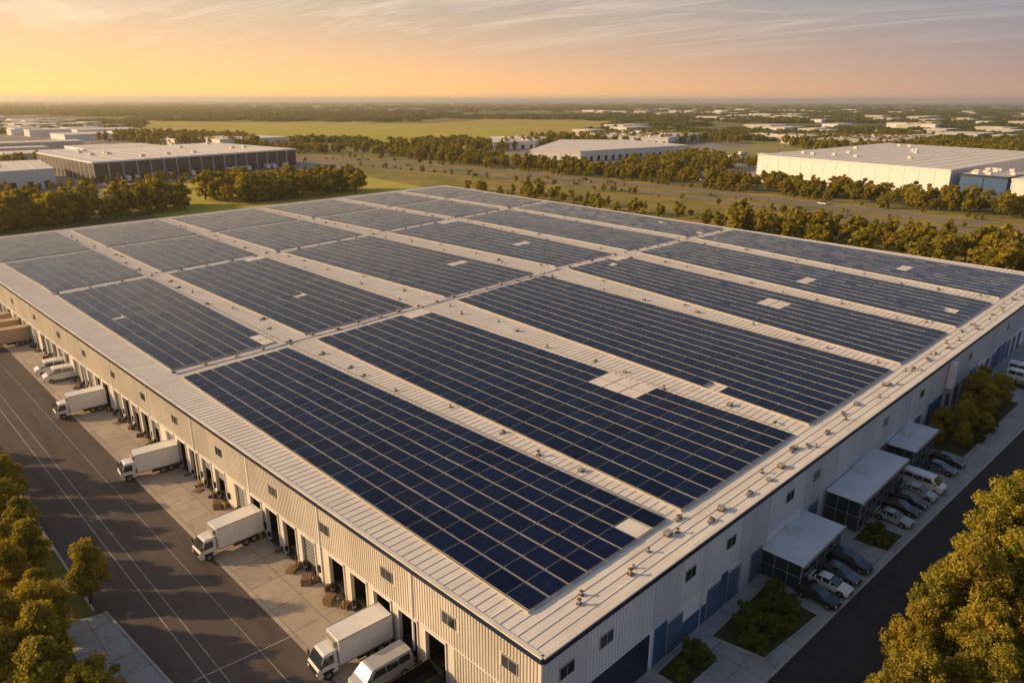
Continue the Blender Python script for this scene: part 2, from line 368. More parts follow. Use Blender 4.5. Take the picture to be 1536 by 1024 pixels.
for x in wins:
    b.box(x-.95,x+.85,.003,.1,7.0,8.25,3);b.box(x-.85,x+.75,.1,.13,7.1,8.15,4);b.box(x-.08,x-.02,.13,.15,7.1,8.15,3)
b.box(0.0,Ll,.003,.2,H-.62,H-.1,5)
b.obj('dock_wall_cladding',[M['wall'],M['wall2'],M['white'],M['frame'],M['glass'],M['navy']],wh)
b=MB();b.xf=fr_
x=0;k=0
widths=[5.2,9.5,4.5,4.5,7]
while x<Lr:
    wd=min(widths[k%5],Lr-x);b.box(x,x+wd,-.3,0,0,H-.12,[0,1,0,1,1][k%5]);x+=wd;k+=1
s=.2
winr=[2.8,7.8,20.5,28,41,48,70,85,110,135,160]
while s<Lr:
    z1=.1 if s<4.8 else 4.4
    if any(x-1.2<s<x+1.0 for x in winr): b.box(s,s+.13,.002,.05,z1,6.9,0);b.box(s,s+.13,.002,.05,8.35,H-.7,0)
    else: b.box(s,s+.13,.002,.05,z1,H-.7,0)
    s+=.42
for x in (5.2,14.7,22.8,30.2,36,44.7,53.5,62,71,80,89,98,107,116,125,134,143,152,161,170): b.box(x,x+.14,.0,.13,0,H-.12,0)
for a,c,z in((4.9,14.2,4.2),(14.9,17,4.2),(19.8,24,2.2),(26.8,28,4.2),(53,60,4.2),(90,97,4.2),(112,117,4.2),(130,137,4.2)):
    b.box(a,c,.003,.09,0.05,z,2 if a>5 else 6)
for a in (17.2,24.2,28.2,33,47,70,84,99,103.5,108,118,122.5,127,138,142.5,147,158,162.5,167):
    b.box(a-.12,a+2.5,.003,.1,0,3.75,3);b.box(a,a+2.4,.1,.13,0,3.6,2)
    for j in range(7):b.box(a,a+2.4,.13,.15,.4+j*.48,.44+j*.48,3)
for x in winr:
    b.box(x-.95,x+.85,.003,.1,7.0,8.25,3);b.box(x-.85,x+.75,.1,.13,7.1,8.15,4);b.box(x-.08,x-.02,.13,.15,7.1,8.15,3)
b.box(0.0,Lr,.003,.2,H-.62,H-.1,5)
b.box(97,98.1,.15,1.1,5.2,H-.7,7);b.box(97.2,97.9,.15,.9,4.2,5.2,3)
b.obj('office_wall',[M['wallg'],M['wallg2'],M['blue'],M['frame'],M['glass'],M['navy'],M['navy'],M['white']],wh)
b=MB()
for f_,L_ in((fb,Lb),(ft,Lt)):
    b.xf=f_;b.box(0,L_,-.3,0,0,H-.12,0);b.box(0,L_,.0,.1,H-.62,H-.1,1)
b.obj('rear_wall',[M['wall'],M['navy']],wh)
# ---------------------------------------------------------------- solar arrays
XE={3.5:[2.7,22.5,25,50.3,54.5,83.3,87.5,110.8,116,140,146,173.5],
    84:[3,21,27,52,61.5,91,100.5,122.5,130,154,160,182],
    157:[2.5,22.6,27,53,59.4,91,99,129,134,160,165,187.5],
    234:[0,23.5,28,55.5,59.5,91.5,96,127,133,161,166,192]}
ky=sorted(XE)
def xe(i,y):
    for a,c in zip(ky[:-1],ky[1:]):
        if y<=c or c==ky[-1]:
            t=(y-a)/(c-a);return XE[a][i]*(1-t)+XE[c][i]*t
secs=[(lambda x:4.2-x*.008,lambda x:77+.085*x if x<100 else 85.5),(lambda x:81.6+.075*x if x<100 else 89.5,lambda x:144.5+.15*x),
      (lambda x:148.8+.15*x,lambda x:189+.12*x),(lambda x:192.5+.12*x,lambda x:231+.072*x)]
holes={(0,1):[(7,8,7,9)],(0,3):[(4,5,10,11)],(1,0):[(7,7,0,1)],(0,0):[(6,6,0,0)],(0,4):[(2,3,12,12)],(1,2):[(7,8,7,7)],(1,3):[(4,5,9,9)],(0,5):[(3,4,8,8)]}
nxs=[8,9,10,8,8,9]
zb=H+.30
for si,(lo,hi) in enumerate(secs):
    for bi in range(6):
        i0,i1=2*bi,2*bi+1
        nx=nxs[bi];L_=hi(xe(i0,100))-lo(xe(i0,100));ny=int(round(L_/2.85))
        V=[];Fc=[];UV=[];MI=[]
        hs=holes.get((si,bi),[])
        def P_(u,v):
            y=lo(50)+(hi(50)-lo(50))*v
            for _ in range(2):
                x=xe(i0,y)*(1-u)+xe(i1,y)*u;y=lo(x)+(hi(x)-lo(x))*v
            return Vector((xe(i0,y)*(1-u)+xe(i1,y)*u,y,0))
        patch=MB()
        for i in range(nx):
            for j in range(ny):
                cs=[P_(i/nx,j/ny),P_((i+1)/nx,j/ny),P_((i+1)/nx,(j+1)/ny),P_(i/nx,(j+1)/ny)]
                if any(a<=i<=c and d<=j<=e for a,c,d,e in hs) or (j==ny-1 and bi in(1,3) and i>=nx-2 and si<2):
                    m_=sum(cs,Vector())/4
                    patch.add([((q.x-m_.x)*.93+m_.x,(q.y-m_.y)*.93+m_.y,H+.235) for q in cs],[(0,1,2,3)],0)
                    continue
                if random.random()<.0015: continue
                gx=.125;gy=.06
                ex=(cs[1]-cs[0]).normalized();ey=(cs[3]-cs[0]).normalized()
                tz=[random.gauss(0,.008) for _ in range(3)]
                vs=[]
                for (sx_,sy_),q in zip(((1,1),(-1,1),(-1,-1),(1,-1)),cs):
                    qq=q+ex*gx*sx_+ey*gy*sy_
                    vs.append((qq.x,qq.y,zb+tz[0]-sx_*(tz[1]+.012)+sy_*tz[2]))
                o=len(V);V+=vs+[(q[0],q[1],q[2]-.06) for q in vs]
                Fc+=[(o,o+1,o+2,o+3)]+[(o+4+k,o+4+(k+1)%4,o+(k+1)%4,o+k) for k in range(4)];MI+=[0,1,1,1,1]
                UV+=[(i,j),(i+1,j),(i+1,j+1),(i,j+1)]+[(0,0)]*16
        me=bpy.data.meshes.new('solar_panel_array');me.from_pydata(V,[],Fc);ul=me.uv_layers.new(name='UVMap')
        ul.data.foreach_set('uv',np.array(UV,float).ravel())
        me.materials.append(M['pv']);me.materials.append(M['alu']);me.polygons.foreach_set('material_index',MI);me.update()
        ob=bpy.data.objects.new('solar_panel_array',me);sc.collection.objects.link(ob)
        if patch.v: patch.obj('cover_sheet',[M['roof']],ob)
        b=MB()
        for i in range(nx+1):
            pts=[P_(i/nx,v) for v in np.linspace(0,1,7)]
            for a,c in zip(pts[:-1],pts[1:]): b.beam((a.x,a.y,H+.04),(c.x,c.y,H+.04),.1,.18)
        for j in range(ny+1):
            a=P_(0,j/ny);c=P_(1,j/ny);b.beam((a.x,a.y,H+.045),(c.x,c.y,H+.045),.05,.16)
        b.obj('mounting_rail',[M['alu']],ob)
# ---------------------------------------------------------------- rooftop clutter
def vent(kind):
    b=MB()
    if kind==0: b.box(-.4,.4,-.3,.3,0,.35,0);b.box(-.45,.45,-.35,.35,.35,.42,1)
    elif kind==1: b.box(-.25,.25,-.25,.25,0,.2,0);b.cyl((0,0,.4),(0,0,1),.16,.5,10,1);b.cyl((0,0,.68),(0,0,1),.28,.1,10,0,.12)
    else: b.box(-.8,.1,-.2,.2,0,.25,1);b.box(.2,.6,-.3,.3,0,.4,0)
    return b
vm=[vent(k).obj('roof_vent',[M['brown'],M['galv']],None,0,False).data for k in range(3)]
def place_vent(x,y,k=None,s=1):
    o=bpy.data.objects.new('roof_vent',vm[random.randrange(3) if k is None else k]);o.location=(x,y,H);o.rotation_euler=(0,0,random.choice([0,1.57,.2]));o.scale=(s,s,s);sc.collection.objects.link(o);o.parent=wh
for i in range(40):
    x=8+i*4.2+random.uniform(-1.5,1.5);place_vent(x,random.uniform(1.0,3.0)-x*.01,None,random.uniform(.6,1.0))
    if random.random()<.4: place_vent(x+random.uniform(.6,1.2),random.uniform(1.0,3.0)-x*.01,None,random.uniform(.5,.8))
for gap in range(5):
    for y in np.arange(6,225,8.5):
        y=y+random.uniform(-3,3);x0=xe(2*gap+1,y);x1=xe(2*gap+2,y)
        place_vent(random.uniform(x0+.8,x1-.8),y,None,random.uniform(.6,1.0))
for x in np.arange(3,180,5): place_vent(x,80.3+.07*min(x,110)+random.uniform(-.6,.6),None,.9)
for x in np.arange(3,180,7): place_vent(x,146.7+.15*x,None,.9)
b=MB()
for gap in range(5):
    ys=np.linspace(5,228,12)
    for a,c in zip(ys[:-1],ys[1:]):
        pa=((xe(2*gap+1,a)*.8+xe(2*gap+2,a)*.2),a,H+.05);pc=((xe(2*gap+1,c)*.8+xe(2*gap+2,c)*.2),c,H+.05);b.beam(pa,pc,.18,.08)
b.beam((3,79.7,H+.05),(100,87.3,H+.05),.2,.08)
b.obj('cable_tray',[M['galv']],wh)
# ---------------------------------------------------------------- annexes
def annex(x0,x1,y0,y1,h,steps):
    e=empty('glass_annex',((x0+x1)/2,(y0+y1)/2,0));ox,oy=e.location.x,e.location.y
    b=MB();b.xf=lambda x,y,z:(x-ox,y-oy,z)
    b.box(x0,x1,y1,y0,0,h,0)
    n=max(3,int((x1-x0)/1.9))
    for i in range(n+1):
        x=x0+(x1-x0)*i/n;b.box(x-.03,x+.03,y1-.06,y1-.002,0,h,1)
    for j in range(4): y=y1+(y0-y1)*j/3.;b.box(x0-.06,x0-.002,y-.03,y+.03,0,h,1)
    for z in(.1,h*.5,h-.15): b.box(x0-.03,x1+.03,y1-.05,y1-.001,z,z+.05,1);b.box(x0-.05,x0-.001,y1,y0,z,z+.05,1)
    b.obj('facade',[M['teal'],M['door']],e)
    b=MB();b.xf=lambda x,y,z:(x-ox,y-oy,z)
    for k in range(steps):
        a=x0-.25+(x1-x0+.5)*k/steps;c=x0-.25+(x1-x0+.5)*(k+1)/steps-.06
        z=h+.02+.12*(k%2)
        b.box(a,c,y1-.35,y0,z,z+.16,0)
        x=a+.2
        while x<c-.1: b.box(x,x+.07,y1-.33,y0,z+.16,z+.21,1);x+=.42
    b.box(x0-.28,x1+.28,y1-.45,y1-.352,h-.1,h+.3,2)
    b.box((x0+x1)/2-.8,(x0+x1)/2+.6,y0-1.8,y0-.8,h+.3,h+.9,1)
    b.obj('roof',[M['wallg2'],M['wallg'],M['frame']],e)
annex(35.5,46,0-.5,-5.0,3.3,3);annex(51.5,67,-.8,-5.0,4.2,2);annex(72,81.5,-1,-4.6,3.6,2)
# ---------------------------------------------------------------- vehicles
def paint(name,c,rough=.25,coat=.5):
    m,nt,bs=newmat(name);bs.inputs['Roughness'].default_value=rough;bs.inputs['Coat Weight'].default_value=coat
    d=noise(nt,pos(nt),1.5,5);nt.links.new(mixc(nt,mth(nt,'MULTIPLY',ramp(nt,d,.5,.8),.35),c,tuple(x*.6+.03 for x in c)),bs.inputs['Base Color']);return m
PW=paint('paint_white',(.80,.79,.77));PB=paint('paint_black',(.012,.013,.016));PS=paint('paint_silver',(.4,.41,.43));PG=paint('paint_blue_grey',(.09,.12,.16));PN=paint('paint_navy',(.02,.035,.08));PT=paint('paint_tan',(.5,.36,.23),.5,.1)
RED=mk('tail_light',(.3,.01,.01),None,1,.3);LAMP=mk('head_light',(.7,.7,.68),None,1,.15);TY=M['rubber'];RIM=mk('wheel_rim',(.35,.35,.35),None,2,.35,.6)
def wheel(b,x,y,r,wd,mt,mr):
    b.cyl((x,y,r),(0,1,0),r,wd,18,mt);sg=1 if y>0 else -1;b.cyl((x,y+sg*wd*.5,r),(0,1,0),r*.58,.04,12,mr)
def truck_mesh(body,cargo,Lc=6.0,open_bed=False):
    b=MB()
    if not open_bed:
        b.box(0,Lc,-1.22,1.22,1.05,3.75,0)
        for x in np.arange(.05,Lc,.6): b.box(x,x+.04,1.221,1.235,1.15,3.65,0);b.box(x,x+.04,-1.235,-1.221,1.15,3.65,0);b.box(x,x+.05,-1.18,1.18,3.751,3.765,0)
        for y in(-1,1): b.box(-.02,Lc+.02,min(y*1.2,y*1.26),max(y*1.2,y*1.26),1.0,1.14,7);b.box(-.02,Lc+.02,min(y*1.19,y*1.25),max(y*1.19,y*1.25),3.66,3.79,7)
        b.box(-.03,-.002,-1.15,1.15,1.15,3.6,7);b.box(-.05,-.031,-.02,.02,1.2,3.55,3)
        b.box(Lc,Lc+.35,-.8,.8,2.9,3.5,7)
    else:
        b.box(0,Lc,-1.2,1.2,1.0,1.12,3)
        for y in(-1.2,1.14): b.box(0,Lc,y,y+.06,1.12,2.3,1)
        b.box(0,.06,-1.14,1.14,1.12,2.3,1);b.box(Lc-.06,Lc,-1.14,1.14,1.12,2.6,1)
    b.box(.1,Lc+1.6,-.45,-.3,.7,1.0,3);b.box(.1,Lc+1.6,.3,.45,.7,1.0,3);b.box(-.05,.1,-1.1,1.1,.55,.75,3)
    b.box(Lc*.45,Lc*.45+1.2,.5,1.05,.5,.95,3);b.box(Lc*.45,Lc*.45+.9,-1.05,-.5,.5,.95,7)
    c=Lc+.15
    b.prism([(c,.55,1.05),(c+1.95,.5,1.05),(c+2.05,.7,1.08),(c+2.0,1.35,1.08),(c+1.86,1.62,1.06),(c+1.35,2.6,.93),(c+1.1,2.72,.88),(c,2.75,.9)],[3,1,3,1,2,1,1,1],1)
    for sg in(-1,1):
        vs=[(c+.35,1.6),(c+1.62,1.6),(c+1.22,2.42),(c+.35,2.42)]
        b.add([(x,sg*(1.07-(z-1.6)*.13),z) for x,z in vs],[(0,1,2,3)],2)
        b.box(c+1.7,c+1.82,min(sg*1.15,sg*1.38),max(sg*1.15,sg*1.38),1.75,2.25,3)
        b.box(c+2.0,c+2.07,min(sg*.72,sg*1.02),max(sg*.72,sg*1.02),.85,1.1,5)
        b.box(-.07,-.05,min(sg*.85,sg*1.1),max(sg*.85,sg*1.1),.6,.72,6)
        wheel(b,c+1.0,sg*.95,.48,.3,3,4);wheel(b,1.3,sg*.92,.48,.5,3,4)
        if Lc>5.5: wheel(b,2.35,sg*.92,.48,.5,3,4)
        b.box(c+.45,c+1.55,min(sg*1.06,sg*1.1),max(sg*1.06,sg*1.1),.85,1.05,3)
    b.box(c+2.01,c+2.08,-.65,.65,.8,1.25,3)
    return b.obj('tmp',[cargo,body,M['glass'],TY,RIM,LAMP,RED,M['galv']],None,0,False).data
def put(name,me,x,y,ang,s=1,bev=.03):
    o=bpy.data.objects.new(name,me);o.location=(x,y,.035);o.rotation_euler=(0,0,math.radians(ang));o.scale=(s,s,s);sc.collection.objects.link(o)
    if bev:
        m=o.modifiers.new('bevel','BEVEL');m.width=bev;m.segments=2;m.limit_method='ANGLE'
    return o
tm=truck_mesh(PW,PW,5.6);tt=truck_mesh(PT,PT,6.4);to=truck_mesh(PB,PB,5.0,True)
put('box_truck',tm,-.7,20.2,180-4);put('box_truck',tm,-1.1,46.2,180+1);put('box_truck',tm,-1.4,71,180-7);put('box_truck',tm,-2.2,101,180-3);
put('dump_truck',to,-.7,12.4,180-2,.9)
put('box_truck',tt,-3.0,150.5,180-4,1.05);put('box_truck',tt,-3.0,158,180-2,1.05);put('box_truck',tt,-3.2,166,180)
def van_mesh(pm):
    b=MB()
    b.prism([(-2.7,.4,.95),(2.35,.4,.95),(2.6,.6,.93),(2.55,1.05,.95),(1.95,1.35,.97),(1.25,2.1,.82),(1.0,2.2,.8),(-2.6,2.25,.82),(-2.72,1.2,.97)],[3,3,0,0,2,0,0,0,0],0)
    for sg in(-1,1):
        for a,c_ in((-2.4,-1.3),(-1.2,-.1),(0,1.25)):
            c2=c_-.35 if c_>1 else c_
            b.add([(a,sg*.972,1.4),(c_+.15*(c_>1),sg*.972,1.4),(c2,sg*.86,2.0),(a,sg*.86,2.0)],[(0,1,2,3)],2)
        wheel(b,1.65,sg*.85,.36,.25,3,4);wheel(b,-1.75,sg*.85,.36,.25,3,4)
        b.box(2.5,2.6,min(sg*.55,sg*.88),max(sg*.55,sg*.88),.75,.98,5);b.box(-2.76,-2.7,min(sg*.75,sg*.93),max(sg*.75,sg*.93),1,1.5,6)
        b.box(1.5,1.65,min(sg*.98,sg*1.18),max(sg*.98,sg*1.18),1.3,1.55,3)
    b.box(-2.75,-2.715,-.7,.7,1.35,1.95,2);b.box(2.52,2.63,-.8,.8,.42,.6,3)
    return b.obj('tmp',[pm,pm,M['glass'],TY,RIM,LAMP,RED],None,0,False).data
def car_mesh(pm,suv=0):
    b=MB();h=.18*suv
    b.prism([(-2.15,.3,.78),(2.1,.28,.78),(2.28,.45,.8),(2.22,.68,.84),(1.95,.8+h*.5,.86),(.95,.93+h,.88),(-1.55,.98+h,.88),(-2.1,.93+h,.84),(-2.25,.65,.83)],[3,3,0,0,0,0,0,0,0],0)
    rr=-1.35 if not suv else -1.75
    b.prism([(1.05,.915+h,.8),(.32,1.38+h,.64),(.1,1.43+h,.62),(-.95,1.44+h,.62),(rr+.15,1.34+h,.63),(-1.85,.955+h,.78)],[2,2,0,0,2,2],2)
    for sg in(-1,1):
        for x in(.28,-.62,-1.35): b.add([(x,sg*.645,1.38+h),(x-.09,sg*.645,1.38+h),(x-.1,sg*.815,.95+h),(x+.02,sg*.815,.95+h)],[(0,1,2,3)],0)
        for x in(1.38,-1.38):
            b.cyl((x,sg*.83,.36),(0,1,0),.4,.12,18,3);wheel(b,x,sg*.8,.33,.22,3,4)
        b.box(2.12,2.27,min(sg*.5,sg*.8),max(sg*.5,sg*.8),.56,.7,5);b.box(-2.26,-2.1,min(sg*.5,sg*.82),max(sg*.5,sg*.82),.68,.84,6)
        b.box(.65,.8,min(sg*.86,sg*1.0),max(sg*.86,sg*1.0),.95+h,1.08+h,0)
    b.box(2.22,2.3,-.45,.45,.4,.58,3)
    return b.obj('tmp',[pm,pm,M['glass'],TY,RIM,LAMP,RED],None,0,False).data
put('cargo_van',van_mesh(PW),-4.0,121.0,180-4,1.2);put('cargo_van',van_mesh(PW),-4.2,126.3,180-4,1.2)
put('cargo_van',van_mesh(PS),-4.1,16.3,180-3,1.08)
cars=[(PB,35.6,-7.0,0),(PW,38.5,-7.1,0),(PG,41.3,-7.0,0),(PN,44.2,-7.1,1),(PS,57.4,-7.2,0),(PB,60.6,-7.0,0),(PB,63.4,-7.1,0),(PS,66.2,-7.4,1),(PG,76.0,-7.2,0),(PB,79.2,-7.3,1),(PB,122,-8,0),(PG,134,-8,1),(PN,143,-7.5,0),(PW,139,-7.5,0)]
for pm,x,y,s in cars: put('parked_car',car_mesh(pm,s),x,y,-92+random.uniform(-2,2))
put('passenger_van',van_mesh(PW),69.2,-7.2,-93);put('passenger_van',van_mesh(PW),125.5,-7.5,-93);put('passenger_van',van_mesh(PW),129.5,-7.0,-90,1.1)
def pallet(n):
    b=MB()
    for k in range(n):
        z=k*.15
        for j in range(5): b.box(-.6,.6,-.5+j*.22,-.38+j*.22,z+.11,z+.14)
        for x in(-.58,-.05,.48): b.box(x,x+.1,-.5,.5,z,z+.108)
    return b.obj('pallet_stack',[M['wood']],None,0,False).data
pm_=[pallet(3),pallet(6),pallet(1)]
for y in (29.3,37,55.5,62,80.5,93,108,114,135,34): put('pallet_stack',random.choice(pm_),-1.3-y*.018,y+random.uniform(-.4,.4),random.uniform(0,90),1,0)
bb=MB();bb.cyl((0,0,.5),(0,0,1),.1,1.0,10);bo=bb.obj('bollard',[M['yellow']],None,0,False).data
for a,c in ops[:34:2]: put('bollard',bo,-.75-a*.019,a-.62,0,1,0)
# ---------------------------------------------------------------- trees
def tube(V,Fc,p0,p1,r0,r1,n=6):
    p0=np.array(p0);p1=np.array(p1);d=p1-p0;d/=np.linalg.norm(d)+1e-9;a=np.cross(d,[.3,.7,.2]);a/=np.linalg.norm(a);c=np.cross(d,a);o=len(V)
    for P,rr in((p0,r0),(p1,r1)):
        for i in range(n):
            t=2*math.pi*i/n;V.append(tuple(P+(a*math.cos(t)+c*math.sin(t))*rr))
    for i in range(n): Fc.append((o+i,o+(i+1)%n,o+n+(i+1)%n,o+n+i))
def leafcloud(cent,rad,tone,n,leaf,g,flat=.8):
    k=len(cent);idx=g.integers(0,k,n)
    d=g.normal(size=(n,3));d/=np.linalg.norm(d,axis=1)[:,None]
    rr=rad[idx]*(g.random(n)**.35)*g.uniform(.75,1.2,n)
    P=cent[idx]+d*rr[:,None]*np.array([1,1,flat])
    nn=d*.8+g.normal(size=(n,3))*.6+np.array([0,0,.35]);nn/=np.linalg.norm(nn,axis=1)[:,None]
    t=np.cross(nn,g.normal(size=(n,3)));t/=np.linalg.norm(t,axis=1)[:,None];bt=np.cross(nn,t)
    L=leaf*g.uniform(.6,1.3,n)[:,None]
    V=np.stack([P+t*L,P+bt*L*.6,P-t*L,P-bt*L*.6],1).reshape(-1,3)
    tn=np.clip(tone[idx]+g.normal(size=n)*.18,0,1)
    return V,tn
def tree_mesh(name,h,cr,ncl,nl,leaf,seed,mat,trunk=True,base=.22,shape='round',flat=.8):
    g=np.random.default_rng(seed)
    V=[];Fc=[];z0=h*base;zc=(h+z0)/2;hz=(h-z0)/2
    cen=[];rad=[];tries=0
    while len(cen)<ncl and tries<5000:
        tries+=1
        q=g.uniform(-1,1,3)
        if np.linalg.norm(q)>1: continue
        if np.linalg.norm(q)<.35 and g.random()<.6: continue
        taper=1.0
        if shape=='cone': taper=1.05-.75*(q[2]+1)/2
        elif shape=='round': taper=1-.25*max(q[2],0)
        cen.append([q[0]*cr*.8*taper,q[1]*cr*.8*taper,zc+q[2]*hz*.86]);rad.append(cr*g.uniform(.15,.31)*(taper**.4))
    cen=np.array(cen);rad=np.array(rad)
    lean=g.normal(size=2)*cr*.1;cen[:,0]+=lean[0]*(cen[:,2]/h);cen[:,1]+=lean[1]*(cen[:,2]/h)
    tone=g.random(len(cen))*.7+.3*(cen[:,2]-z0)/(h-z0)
    if trunk:
        top=np.array([lean[0],lean[1],h*.75]);mid=top*.5+np.array([g.normal()*.1,g.normal()*.1,0])
        tube(V,Fc,(0,0,-.1),mid,h*.025,h*.017);tube(V,Fc,mid,top,h*.017,h*.006)
        for i in range(min(12,len(cen))):
            t=g.uniform(.35,.95);s_=mid*t if t<.6 else mid+(top-mid)*(t-.5);tube(V,Fc,s_,cen[i],h*.009,h*.003,5)
    nb=len(Fc);vb=len(V)
    LV,tn=leafcloud(cen,rad,tone,nl,leaf,g,flat)
    allv=np.vstack([np.array(V).reshape(-1,3),LV]) if vb else LV
    nq=len(LV)//4
    me=bpy.data.meshes.new(name)
    me.vertices.add(len(allv));me.vertices.foreach_set('co',allv.astype(np.float32).ravel())
    qa=np.array(Fc,int).reshape(-1,4) if nb else np.zeros((0,4),int);qb=np.arange(nq*4).reshape(-1,4)+vb
    q=np.vstack([qa,qb]);me.loops.add(q.size);me.loops.foreach_set('vertex_index',q.ravel().astype(np.int32))
    me.polygons.add(len(q));me.polygons.foreach_set('loop_start',(np.arange(len(q))*4).astype(np.int32))
    try: me.polygons.foreach_set('loop_total',np.full(len(q),4,np.int32))
    except Exception: pass
    me.materials.append(mat);me.materials.append(M['bark']);mi=np.zeros(len(q),np.int32);mi[:nb]=1;me.polygons.foreach_set('material_index',mi)
    me.update(calc_edges=True)
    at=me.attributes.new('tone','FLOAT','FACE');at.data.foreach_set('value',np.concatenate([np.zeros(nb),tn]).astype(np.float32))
    return me
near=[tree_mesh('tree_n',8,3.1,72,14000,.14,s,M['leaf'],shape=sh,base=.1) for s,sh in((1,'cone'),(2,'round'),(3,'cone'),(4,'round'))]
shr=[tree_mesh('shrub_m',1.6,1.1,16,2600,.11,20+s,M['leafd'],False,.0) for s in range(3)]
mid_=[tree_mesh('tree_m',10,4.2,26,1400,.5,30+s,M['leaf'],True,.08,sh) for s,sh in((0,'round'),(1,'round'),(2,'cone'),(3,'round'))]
far=[tree_mesh('tree_f',10,30,36,800,2.6,50+s,M['leafd'],False,-.3,'round',.3) for s in range(3)]
def tree(name,x,y,h,meshes,base=8.,sx=1.):
    o=bpy.data.objects.new(name,random.choice(meshes));s=h/base;o.location=(x,y,0);o.scale=(s*sx,s*sx,s);o.rotation_euler=(0,0,random.uniform(0,6.28));sc.collection.objects.link(o)
for x,y,h in[(-19.9,46.5,8.4),(-22.6,56,8),(-25.5,53,7.5),(-22,64,7),(-21.2,75.5,8),(-25,73,7.8),(-22.2,83,7.5),(-26.5,80,8),(-26,63,7.5),(-25.3,37,9.5),(-24.4,42.5,8),(-28,43,9),(-29,50,8),(-26.5,32.5,9.5),(-30,68,8),(-25.5,92,7.5),(-28,100,8),(-24,88,6.5),(-23.8,29.5,7),(-30,37,9),(-23.5,49.5,5),(-24,59.5,7),(-22.5,69.5,7)]:
    tree('deciduous_tree',x,y,h,near)
for x,y,h in[(28.5,-17.8,8),(32,-17.4,9),(36,-17.2,10),(39,-20,11.5),(43,-17.8,11),(45,-21.5,12.5),(49,-18.4,11.5),(55,-19,12),(54,-23,13),(61,-19.4,12),(67,-19.8,11.5),(64,-24,12.5),(74,-20.5,11.5),(82,-21,11),(90,-21.4,11),(98,-22,10),(25,-19,8.5),(33,-22,10.5),(48,-26,12),(60,-28,12),(72,-26,11),(21.5,-17.5,7.5),(110,-23,10),(40.5,-25,11),(29,-23,9.5),(34.5,-27,10),(21,-22,8),(120,-24,10),(132,-25,10)]:
    tree('deciduous_tree',x,y,h,near,8.,.88)
for x,y,h in [(86,-7.2,5),(89,-3.8,5.2),(92.5,-6,6),(97,-4.5,6),(101,-7,7),(105,-4.5,7),(109,-7.2,6.5),(84.5,-4,3.6),(94.5,-8,4),(112,-3.5,6.5)]:
    tree('deciduous_tree',x,y,h,near)
def inpoly(x,y,P):
    c=False;j=len(P)-1
    for i in range(len(P)):
        if (P[i][1]>y)!=(P[j][1]>y) and x<(P[j][0]-P[i][0])*(y-P[i][1])/(P[j][1]-P[i][1])+P[i][0]: c=not c
        j=i
    return c
for bi_,q in enumerate(beds):
    xs=[a for a,_ in q];ys=[c for _,c in q];n=[26,7,8,30,5][bi_]
    for i in range(n):
        for t in range(30):
            x=random.uniform(min(xs)+.8,max(xs)-.8);y=random.uniform(min(ys)+.8,max(ys)-.8)
            if inpoly(x,y,q): break
        tree('shrub',x,y,random.uniform(.9,2.3),shr,1.6)
for x,y in((-1.8,8.5),(-1.2,6.3),(-2.6,6.8)): tree('shrub',x,y,2.4,shr,1.6)
# instanced masses
def coll(name,meshes):
    c=bpy.data.collections.new(name)
    for m in meshes:
        o=bpy.data.objects.new(name+'_source',m);c.objects.link(o)
    return c
cm=coll('tree_kinds',mid_);cf=coll('forest_kinds',far)
def scatter(name,pts,col):
    me=bpy.data.meshes.new(name);me.from_pydata([(p_[0],p_[1],0) for p_ in pts],[],[])
    a=me.attributes.new('sc','FLOAT','POINT');a.data.foreach_set('value',[p_[2] for p_ in pts])
    o=bpy.data.objects.new(name,me);sc.collection.objects.link(o)
    ng=bpy.data.node_groups.new(name+'_gn','GeometryNodeTree');ng.interface.new_socket('Geometry',in_out='INPUT',socket_type='NodeSocketGeometry');ng.interface.new_socket('Geometry',in_out='OUTPUT',socket_type='NodeSocketGeometry')
    gi=ng.nodes.new('NodeGroupInput');go=ng.nodes.new('NodeGroupOutput')
    ip=ng.nodes.new('GeometryNodeInstanceOnPoints');ci=ng.nodes.new('GeometryNodeCollectionInfo');ci.inputs[0].default_value=col;ci.inputs['Separate Children'].default_value=True;ci.inputs['Reset Children'].default_value=True
    na=ng.nodes.new('GeometryNodeInputNamedAttribute');na.data_type='FLOAT';na.inputs[0].default_value='sc'
    rv=ng.nodes.new('FunctionNodeRandomValue');rv.data_type='FLOAT_VECTOR';rv.inputs[1].default_value=(0,0,6.28)
    l=ng.links;l.new(gi.outputs[0],ip.inputs['Points']);l.new(ci.outputs[0],ip.inputs['Instance']);ip.inputs['Pick Instance'].default_value=True
    l.new(na.outputs[0],ip.inputs['Scale']);l.new(rv.outputs[0],ip.inputs['Rotation']);l.new(ip.outputs[0],go.inputs[0])
    md=o.modifiers.new('scatter','NODES');md.node_group=ng;return o
bldgs=[(-45,270,462,650),(425,520,60,235),(440,700,60,240),(430,610,365,530)]
def hwy_near(x,y,d=24):
    return min((x-a)**2+(y-c)**2 for a,c in hp)<(d+8)**2
fields=[[(408,916),(520,700),(700,740),(1060,1020),(1010,1300),(704,1700)],[(1060,1020),(700,740),(860,700),(1500,1150),(1400,1500),(1010,1300)],[(330,1150),(408,916),(704,1700),(620,1900)]]
pts=[]
def region(P,n,s0,s1,chk=True):
    xs=[a for a,_ in P];ys=[c for _,c in P];k=0;t=0
    while k<n and t<n*20:
        t+=1;x=random.uniform(min(xs),max(xs));y=random.uniform(min(ys),max(ys))
        if not inpoly(x,y,P) or (chk and hwy_near(x,y)): continue
        if any(a<x<b_ and c<y<d for a,b_,c,d in bldgs): continue
        pts.append((x,y,random.uniform(s0,s1)));k+=1
region([(-90,300),(20,312),(100,328),(108,352),(20,350),(-90,350)],330,1.0,1.7)
region([(118,332),(200,322),(210,350),(160,375),(122,368)],95,1.0,1.7)
